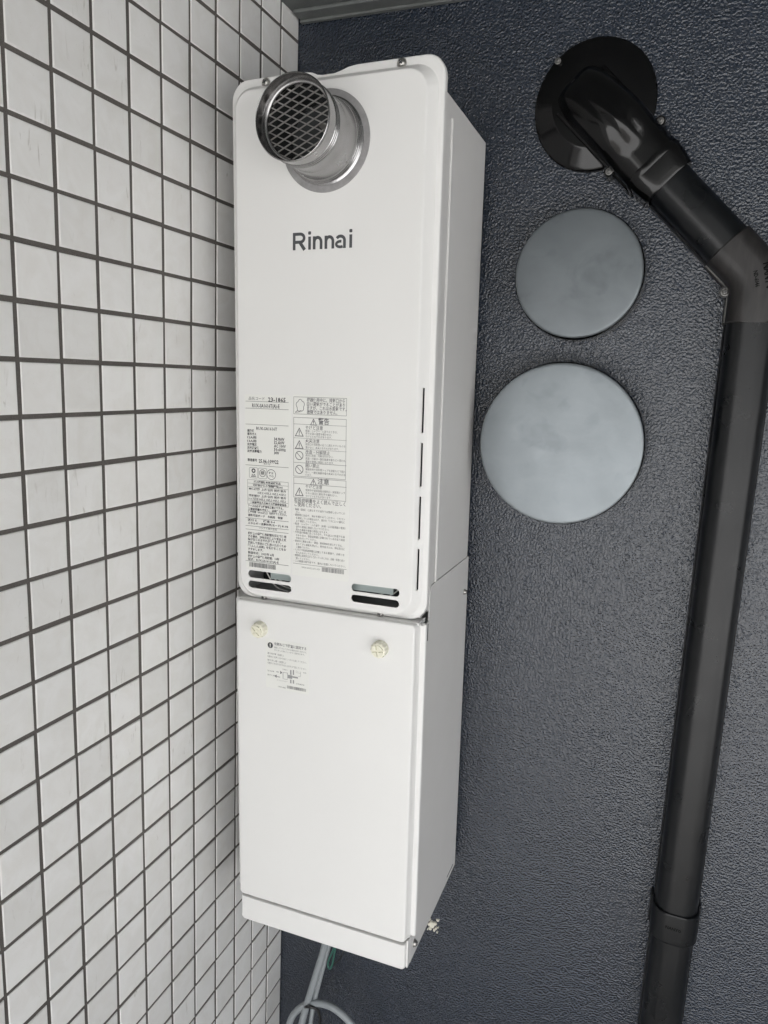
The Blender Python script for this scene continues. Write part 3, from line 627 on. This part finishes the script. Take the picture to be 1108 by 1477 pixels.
G().box(X2 + .0045, X2 + .008, -3.925, -3.875, -12.22, -11.80).obj('slot_shade', M['dark'], pc, PB)  # dark strips laid on the panel, shade of narrow gaps as colour
G().box(X2 + .0045, X2 + .008, -4.12, -4.07, -11.82, -11.36).obj('slot_shade', M['dark'], pc, PB)
G().box(X2 + .0045, X2 + .008, -1.15, -0.50, -20.42, -20.38).obj('slot_shade', M['dark'], pc, PB)
# knobs: fluted ivory caps with a crossed coin slot
def knob(x, z, a, name='knob'):
    n = 48; prof = [(0.20, -4.752, 0), (0.20, -4.80, 1), (0.195, -4.90, 1), (0.18, -4.935, 1), (0.15, -4.945, 0), (0.0001, -4.945, 0)]
    L = []
    for r, y, fl in prof:
        L.append([((x + (r - (0.014 * fl if (i // 2) % 2 else 0)) * math.cos(2 * math.pi * i / n), y, z + (r - (0.014 * fl if (i // 2) % 2 else 0)) * math.sin(2 * math.pi * i / n))) for i in range(n)])
    k_ = G().loops(L, True, False).obj(name, M['knob'], pc, PB, limit=30)
    c = G()
    for q in range(2):   # raised lobes either side of the cross slot
        pass
    for q in range(4):
        b0, b1 = a + q * math.pi / 2 + .16, a + (q + 1) * math.pi / 2 - .16
        arc = [(x + .135 * math.cos(b0 + (b1 - b0) * t / 6), z + .135 * math.sin(b0 + (b1 - b0) * t / 6)) for t in range(7)]
        mid = (b0 + b1) / 2; arc.append((x + .035 * math.cos(mid), z + .035 * math.sin(mid)))
        c.prism(arc, -4.985, -4.94)
    c.obj('knob_cross', M['knob'], k_, PB); return k_
knob(1.79, -12.25, .8); knob(4.98, -12.25, .15)
s3 = sticker('instruction_label', 1.93, 3.13, -13.74, -12.47, -4.7555, pc, PB)
YT3 = -4.7585; g = G()
for a in L3_TEXT: text_geo(g, a[0], a[1], a[2], a[3], a[4], a[5] * 1.2, YT3)
gd = G()
for a in L3_BARS: rect(gd, *a, YT3 - .0012)
flat_obj(gd, 'printed_diagram', M['ink_pale'], s3, PB)
for a in L3_CODE: barcode(g, *a, YT3, 3)
for x, z, s in L3_ARR: g.add([(x + .06 * s, YT3, z), (x, YT3, z + .045), (x, YT3, z - .045)], [(0, 1, 2)])
flat_obj(g, 'printed_text', M['ink_soft'], s3, PB)
g = G(); x, z = L3_DOT; n = 24
g.add([(x + .075 * math.cos(2 * math.pi * i / n), YT3, z + .075 * math.sin(2 * math.pi * i / n)) for i in range(n)], [tuple(range(n))]); flat_obj(g, 'notice_mark', M['ink'], s3, PB)
g = G(); rect(g, x - .013, x + .013, z - .015, z + .045, YT3 - .003); rect(g, x - .013, x + .013, z - .05, z - .03, YT3 - .003); flat_obj(g, 'notice_stroke', M['sticker'], s3, PB)

# ================================================================ BLANK VENT CAPS
def vent_cap(x, z, r, d, label, mt='cap', tw_=0.0):
    e = empty('vent_cap', x, 0, z, tw_); o = (x, 0, z)
    G().lathe([(r - .22, 0), (r - .22, -.30), (r - .16, -d + .22)], (x, z), 72, cap=False).obj('collar', M['duct'], e, o)
    G().lathe([(r - .06, -.10), (r + .03, -.10), (r + .055, -.14), (r + .050, -d + .35), (r + .028, -d + .14), (r - .05, -d + .075)], (x, z), 96, cap=False).obj('rim', M['rim'], e, o)
    G().lathe([(r - .06, -d + .09), (r - .004, -d + .085), (r, -d + .07), (r, -d + .045), (r - .010, -d + .020), (r - .035, -d + .004), (r - .08, -d - .004), (r - .3, -d - .018), (r * .6, -d - .030), (r * .3, -d - .038), (0.001, -d - .04)], (x, z), 96, cap=False).obj('face_plate', M[mt], e, o, limit=60)
    tag(e, label, 'vent cap', 'round grey vent caps on the dark wall')
vent_cap(8.262, -3.375, 1.515, .95, 'smaller and darker of the two round grey vent caps, just under the black hood')
vent_cap(8.165, -7.53, 2.035, .95, 'larger and paler of the two round grey vent caps, lower on the dark wall', 'cap_lit')

# ================================================================ BLACK DUCT COVER
CT = 8.82          # x + z of the diagonal run's centre line
DX = 12.25
dz_ = CT - DX      # bend centre height
DB = (DX, 0, -12.0)
duct = empty('duct_cover', *DB)
tag(duct, 'black plastic duct cover with round wall hood, diagonal run and long vertical run at right', 'duct')
S2 = math.sqrt(2)
def dpos(s):      # point on the diagonal centre line at distance s (s measured as (x - z) / sqrt 2)
    return ((CT / S2 + s) / S2, (CT / S2 - s) / S2)
def profile(hw, d, step=True, rr=.44, k=12):
    """half-round box section: list of (t, depth) from the left wall edge round to the right"""
    L = [(-hw, 0), (-hw, .27)]
    if step: L += [(-hw + .035, .30), (-hw + .045, .31)]
    else: L += [(-hw, .30), (-hw, .31)]
    i0 = hw - .045 if step else hw
    L += [(-i0, .36)]
    a = [(-(i0 - rr) - rr * math.cos(math.radians(90 * q / k)), d - rr + rr * math.sin(math.radians(90 * q / k))) for q in range(k + 1)]
    L += a; mid = [(-x, y) for x, y in a[::-1]]
    L += mid + [(-x, y) for x, y in [(-i0, .36), L[3], L[2], (-hw, .27), (-hw, 0)]]
    return L
def sect(c, t, prof): return [(c[0] + t[0] * a, -b, c[1] + t[1] * a) for a, b in prof]
TD = (1 / S2, 1 / S2); TV = (1.0, 0.0)
PR = profile(.575, .93)
def run(name, frames, material, parent=duct, **kw):
    return G().loops([sect(c, t, p) for c, t, p in frames]).obj(name, material, parent, DB, limit=kw.get('limit', 38))
run('vertical_cover', [((DX, -4.47), TV, PR), ((DX, -19.72), TV, PR)], M['duct'])
run('vertical_cover', [((DX, -20.52), TV, profile(.565, .92)), ((DX, -36.0), TV, profile(.565, .92))], M['duct'])
run('joint_band', [((DX, -19.68), TV, profile(.625, .965)), ((DX, -19.71), TV, profile(.64, .985)), ((DX, -20.50), TV, profile(.64, .985)), ((DX, -20.56), TV, profile(.615, .96))], M['duct'])
run('diagonal_cover', [(dpos(8.08), TD, PR), (dpos(10.09), TD, PR)], M['duct'])
# elbow with a rounded mitre
PE = profile(.615, .965, rr=.42); sB = (DX - dz_) / S2
fr = [(dpos(10.06), TD, profile(.60, .95)), (dpos(10.09), TD, PE), (dpos(sB - .42), TD, PE)]
for q in range(1, 6):
    a = q / 6; ang = math.radians(45 * (1 - a)); t = (math.cos(ang), math.sin(ang))
    p0 = Vector(dpos(sB - .42)); p1 = Vector((DX, dz_)); p2 = Vector((DX, dz_ - .42)); p = p0 * (1 - a) ** 2 + p1 * 2 * a * (1 - a) + p2 * a * a
    fr.append(((p.x, p.y), t, PE))
fr += [((DX, dz_ - .42), TV, PE), ((DX, -4.44), TV, PE), ((DX, -4.47), TV, profile(.60, .95))]
elbow = run('elbow', fr, M['elbow'])
for sg in (-1, 1):   # moulded ridge along both seams, its rim reflection put into lighter grey
    pts = [(c[0] + t[0] * sg * .578, -.335, c[1] + t[1] * sg * .578) for c, t, p in fr[1:-1]]
    G().tube(pts, .030, 8).obj('edge_ridge', M['edge_glint'], elbow, DB)
# screw lugs
def lug(x, z, ang, d0, parent, w=.13):
    c, s = math.cos(ang), math.sin(ang)
    poly = [(x + c * a - s * b, z + s * a + c * b) for a, b in [(w * math.cos(q * math.pi / 8) * 1.0, w * math.sin(q * math.pi / 8)) for q in range(-4, 5)] + [(-w * 1.8, w), (-w * 1.8, -w)]]
    l_ = G().prism(poly, -d0, -.05).obj('screw_lug', M['hood'], parent, DB)
    return l_
lug(11.60, -3.76, math.radians(200), .52, elbow); screw_at(elbow, DB, 11.60, -.52, -3.76, r=.07)
lug(12.92, -3.02, math.radians(20), .52, elbow); screw_at(elbow, DB, 12.92, -.52, -3.02, r=.07)
# embossed lettering on the elbow, reading down the bend
def emboss(items, parent, rot, cx, cz, y):
    g = G(); h = G()
    for s, a0, a1, b, hh in items: text_geo(h, s, a0, a1, b, hh, 1.6, 0)
    c, s_ = math.cos(rot), math.sin(rot)
    g.add([(cx + c * v[0] - s_ * v[2], y, cz + s_ * v[0] + c * v[2]) for v in h.v], h.f)
    flat_obj(g, 'embossed_lettering', M['emboss'], parent, DB)
emboss([('NANYO', -.30, .30, .16, .17), ('ND-6046', -.18, .18, -.09, .09)], elbow, math.radians(-76), 12.28, -3.50, -.9685)
# wall flange and hood
fl = empty('x', 0, 0, 0); bpy.data.objects.remove(fl)
FCN = (8.21, .61)
fg = G().lathe([(1.44, 0), (1.44, -.10), (1.42, -.14), (1.36, -.17), (1.0, -.30), (0.95, -.33), (0.001, -.34)], FCN, 96, cap=False)
fg.v = [(x, y, FCN[1] + .07 + (z - FCN[1]) * 1.055) for x, y, z in fg.v]      # moulding is a little taller than wide
flange = fg.obj('wall_flange', M['hood'], duct, DB)
screw_at(flange, DB, 7.26, -.20, 1.72, r=.06)
def hp(hw, d, bulge=0.0, rr=None, k=10):
    rr = rr or min(hw * .75, d * .5); L = [(-hw, .03), (-hw, d - rr)]
    a = [(-(hw - rr) - rr * math.cos(math.radians(90 * q / k)), d - rr + rr * math.sin(math.radians(90 * q / k))) for q in range(1, k + 1)]
    L += a
    m_ = 9
    for q in range(1, m_):
        t = -(hw - rr) + 2 * (hw - rr) * q / m_; L.append((t, d + bulge * math.cos(t / (hw - rr) * math.pi / 2)))
    L += [(-x, y) for x, y in a[::-1]] + [(hw, d - rr), (hw, .03)]
    return L
secs = [(4.62, .42, .50, 0), (4.68, .50, .66, .0), (4.85, .58, .84, .01), (5.15, .63, 1.00, .02), (5.5, .655, 1.12, .04), (5.85, .67, 1.22, .06), (6.15, .675, 1.28, .08), (6.4, .68, 1.27, .09), (6.6, .68, 1.20, .08), (6.8, .685, 1.09, .05), (6.95, .69, 1.03, .02), (7.1, .69, 1.01, 0), (7.5, .69, 1.0, 0)]
hood = run('hood', [(dpos(s), TD, hp(w, d, b)) for s, w, d, b in secs], M['hood'], limit=50)
run('hood_rim', [(dpos(s), TD, hp(w, d)) for s, w, d in ((7.44, .705, 1.02), (7.47, .72, 1.04), (7.56, .72, 1.04), (7.60, .70, 1.02))], M['hood'])
run('reducer', [(dpos(s), TD, hp(w, d, 0, .36)) for s, w, d in ((7.58, .685, .995), (7.72, .68, .99), (7.92, .65, .975), (8.06, .625, .96), (8.10, .60, .94))], M['hood'], limit=50)
for sg in (-1, 1):
    c = dpos(6.86); x, z = c[0] + TD[0] * sg * .74, c[1] + TD[1] * sg * .74
    lug(x, z, math.radians(45 if sg > 0 else 225), .50, hood, .12); screw_at(hood, DB, x, -.50, z, r=.065)
    # long skirt where the hood's halves meet
    c1, c2 = dpos(4.9), dpos(7.5); t = (TD[0] * sg, TD[1] * sg)
    g = G(); L = []
    for c in (c1, c2): L.append([(c[0] + t[0] * a, -b, c[1] + t[1] * a) for a, b in ((.66, .03), (.73, .03), (.73, .40), (.70, .43), (.66, .43))])
    g.loops(L).obj('hood_skirt', M['hood'], hood, DB)

# strap lettering and scuffs on the joint band
emboss([('NANYO', -.20, .20, 0, .09)], duct, math.radians(-4), 12.22, -20.06, -.9885)

# ================================================================ CABLES under the pipe cover
def cable(name, pts, r, material, label, cat, group=None):
    b = Vector(pts[0]); e = G().tube(smooth_path(pts, 9), r, 10)
    o = e.obj(name, material, None, tuple(b), limit=80); o.location = W(*b); tag(o, label, cat, group); return o
c1 = cable('cable', [(2.75, -1.5, -20.9), (2.62, -1.5, -22.2), (2.36, -1.5, -23.7), (2.10, -1.5, -24.8), (1.83, -1.5, -25.9), (1.62, -1.5, -26.9), (1.50, -1.5, -28.2), (1.9, -1.5, -29.3), (2.7, -1.5, -29.2), (3.45, -1.5, -28.2), (3.75, -1.5, -27.0), (3.42, -1.5, -26.20), (2.75, -1.5, -25.80), (2.15, -1.5, -25.85), (1.65, -1.45, -26.2), (1.20, -1.42, -26.9), (1.0, -1.4, -28.0)], .112, M['cable'],
           'thicker grey cable hanging from the pipe cover and curling into a loop', 'cable')
c2 = cable('cable', [(2.86, -1.42, -20.9), (2.72, -1.42, -22.2), (2.47, -1.42, -23.7), (2.24, -1.42, -24.8), (2.05, -1.42, -25.75), (1.92, -1.40, -26.6), (1.86, -1.40, -27.6), (1.9, -1.4, -28.6)], .075, M['cable'],
           'thinner grey cable running down right beside the thicker one', 'cable')
g = G(); g.tube(smooth_path([(1.78, -1.58, -26.08), (1.90, -1.66, -25.95), (2.08, -1.64, -25.92), (2.22, -1.56, -26.05), (2.29, -1.52, -26.35), (2.26, -1.50, -26.75)], 6), .045, 8)
o = g.obj('cable_tie', M['tie'], None, (2.1, -1.6, -25.9)); o.location = W(2.1, -1.6, -25.9); tag(o, 'black tie strap looped round the grey cables', 'cable tie')
cable('earth_wire', [(2.95, -1.5, -21.0), (2.82, -1.5, -22.6), (2.68, -1.5, -23.6), (2.54, -1.5, -24.05), (2.50, -1.52, -24.28), (2.57, -1.55, -24.38), (2.66, -1.55, -24.2), (2.74, -1.5, -23.5), (2.88, -1.5, -22.2)], .03, M['green'], 'green wire bent back on itself beside the grey cables', 'wire')
cable('thin_wire', [(3.20, -1.45, -21.0), (3.12, -1.45, -22.8), (2.98, -1.45, -23.7), (2.84, -1.45, -24.05), (2.62, -1.5, -24.3)], .02, M['tie'], 'thin black wire curving to meet the green wire under the pipe cover', 'wire')

# ================================================================ chipped filler on the wall
e = empty('wall_filler', 5.38, 0, -23.0); tag(e, 'small chipped patch of pale filler on the dark wall beside the lower pipe cover', 'filler patch')
r2 = random.Random(11)
spots = [(0, 0, .13), (.10, .07, .08), (-.09, .13, .07), (.19, .20, .065), (-.16, .20, .06), (-.22, -.05, .06), (-.04, -.17, .075), (.10, -.16, .06), (.20, -.22, .035), (.22, -.04, .035), (-.11, .27, .04), (-.1, -.03, .05), (.16, -.09, .05), (-.12, -.22, .03)]
for dx_, dz2, rr in spots:
    n = r2.choice((6, 7, 8)); ph = r2.random() * 6
    out = [(5.38 + dx_ + rr * r2.uniform(.6, 1.2) * math.cos(ph + 2 * math.pi * i / n), -23.0 + dz2 + rr * r2.uniform(.6, 1.2) * math.sin(ph + 2 * math.pi * i / n)) for i in range(n)]
    cx = sum(p[0] for p in out) / n; cz = sum(p[1] for p in out) / n; h = r2.uniform(.03, .07)
    g = G().loops([[(a, 0, b) for a, b in out], [(cx + (a - cx) * .85, -h, cz + (b - cz) * .85) for a, b in out]]); g.obj('chip', M['chip'], e, (5.38, 0, -23.0), limit=20)
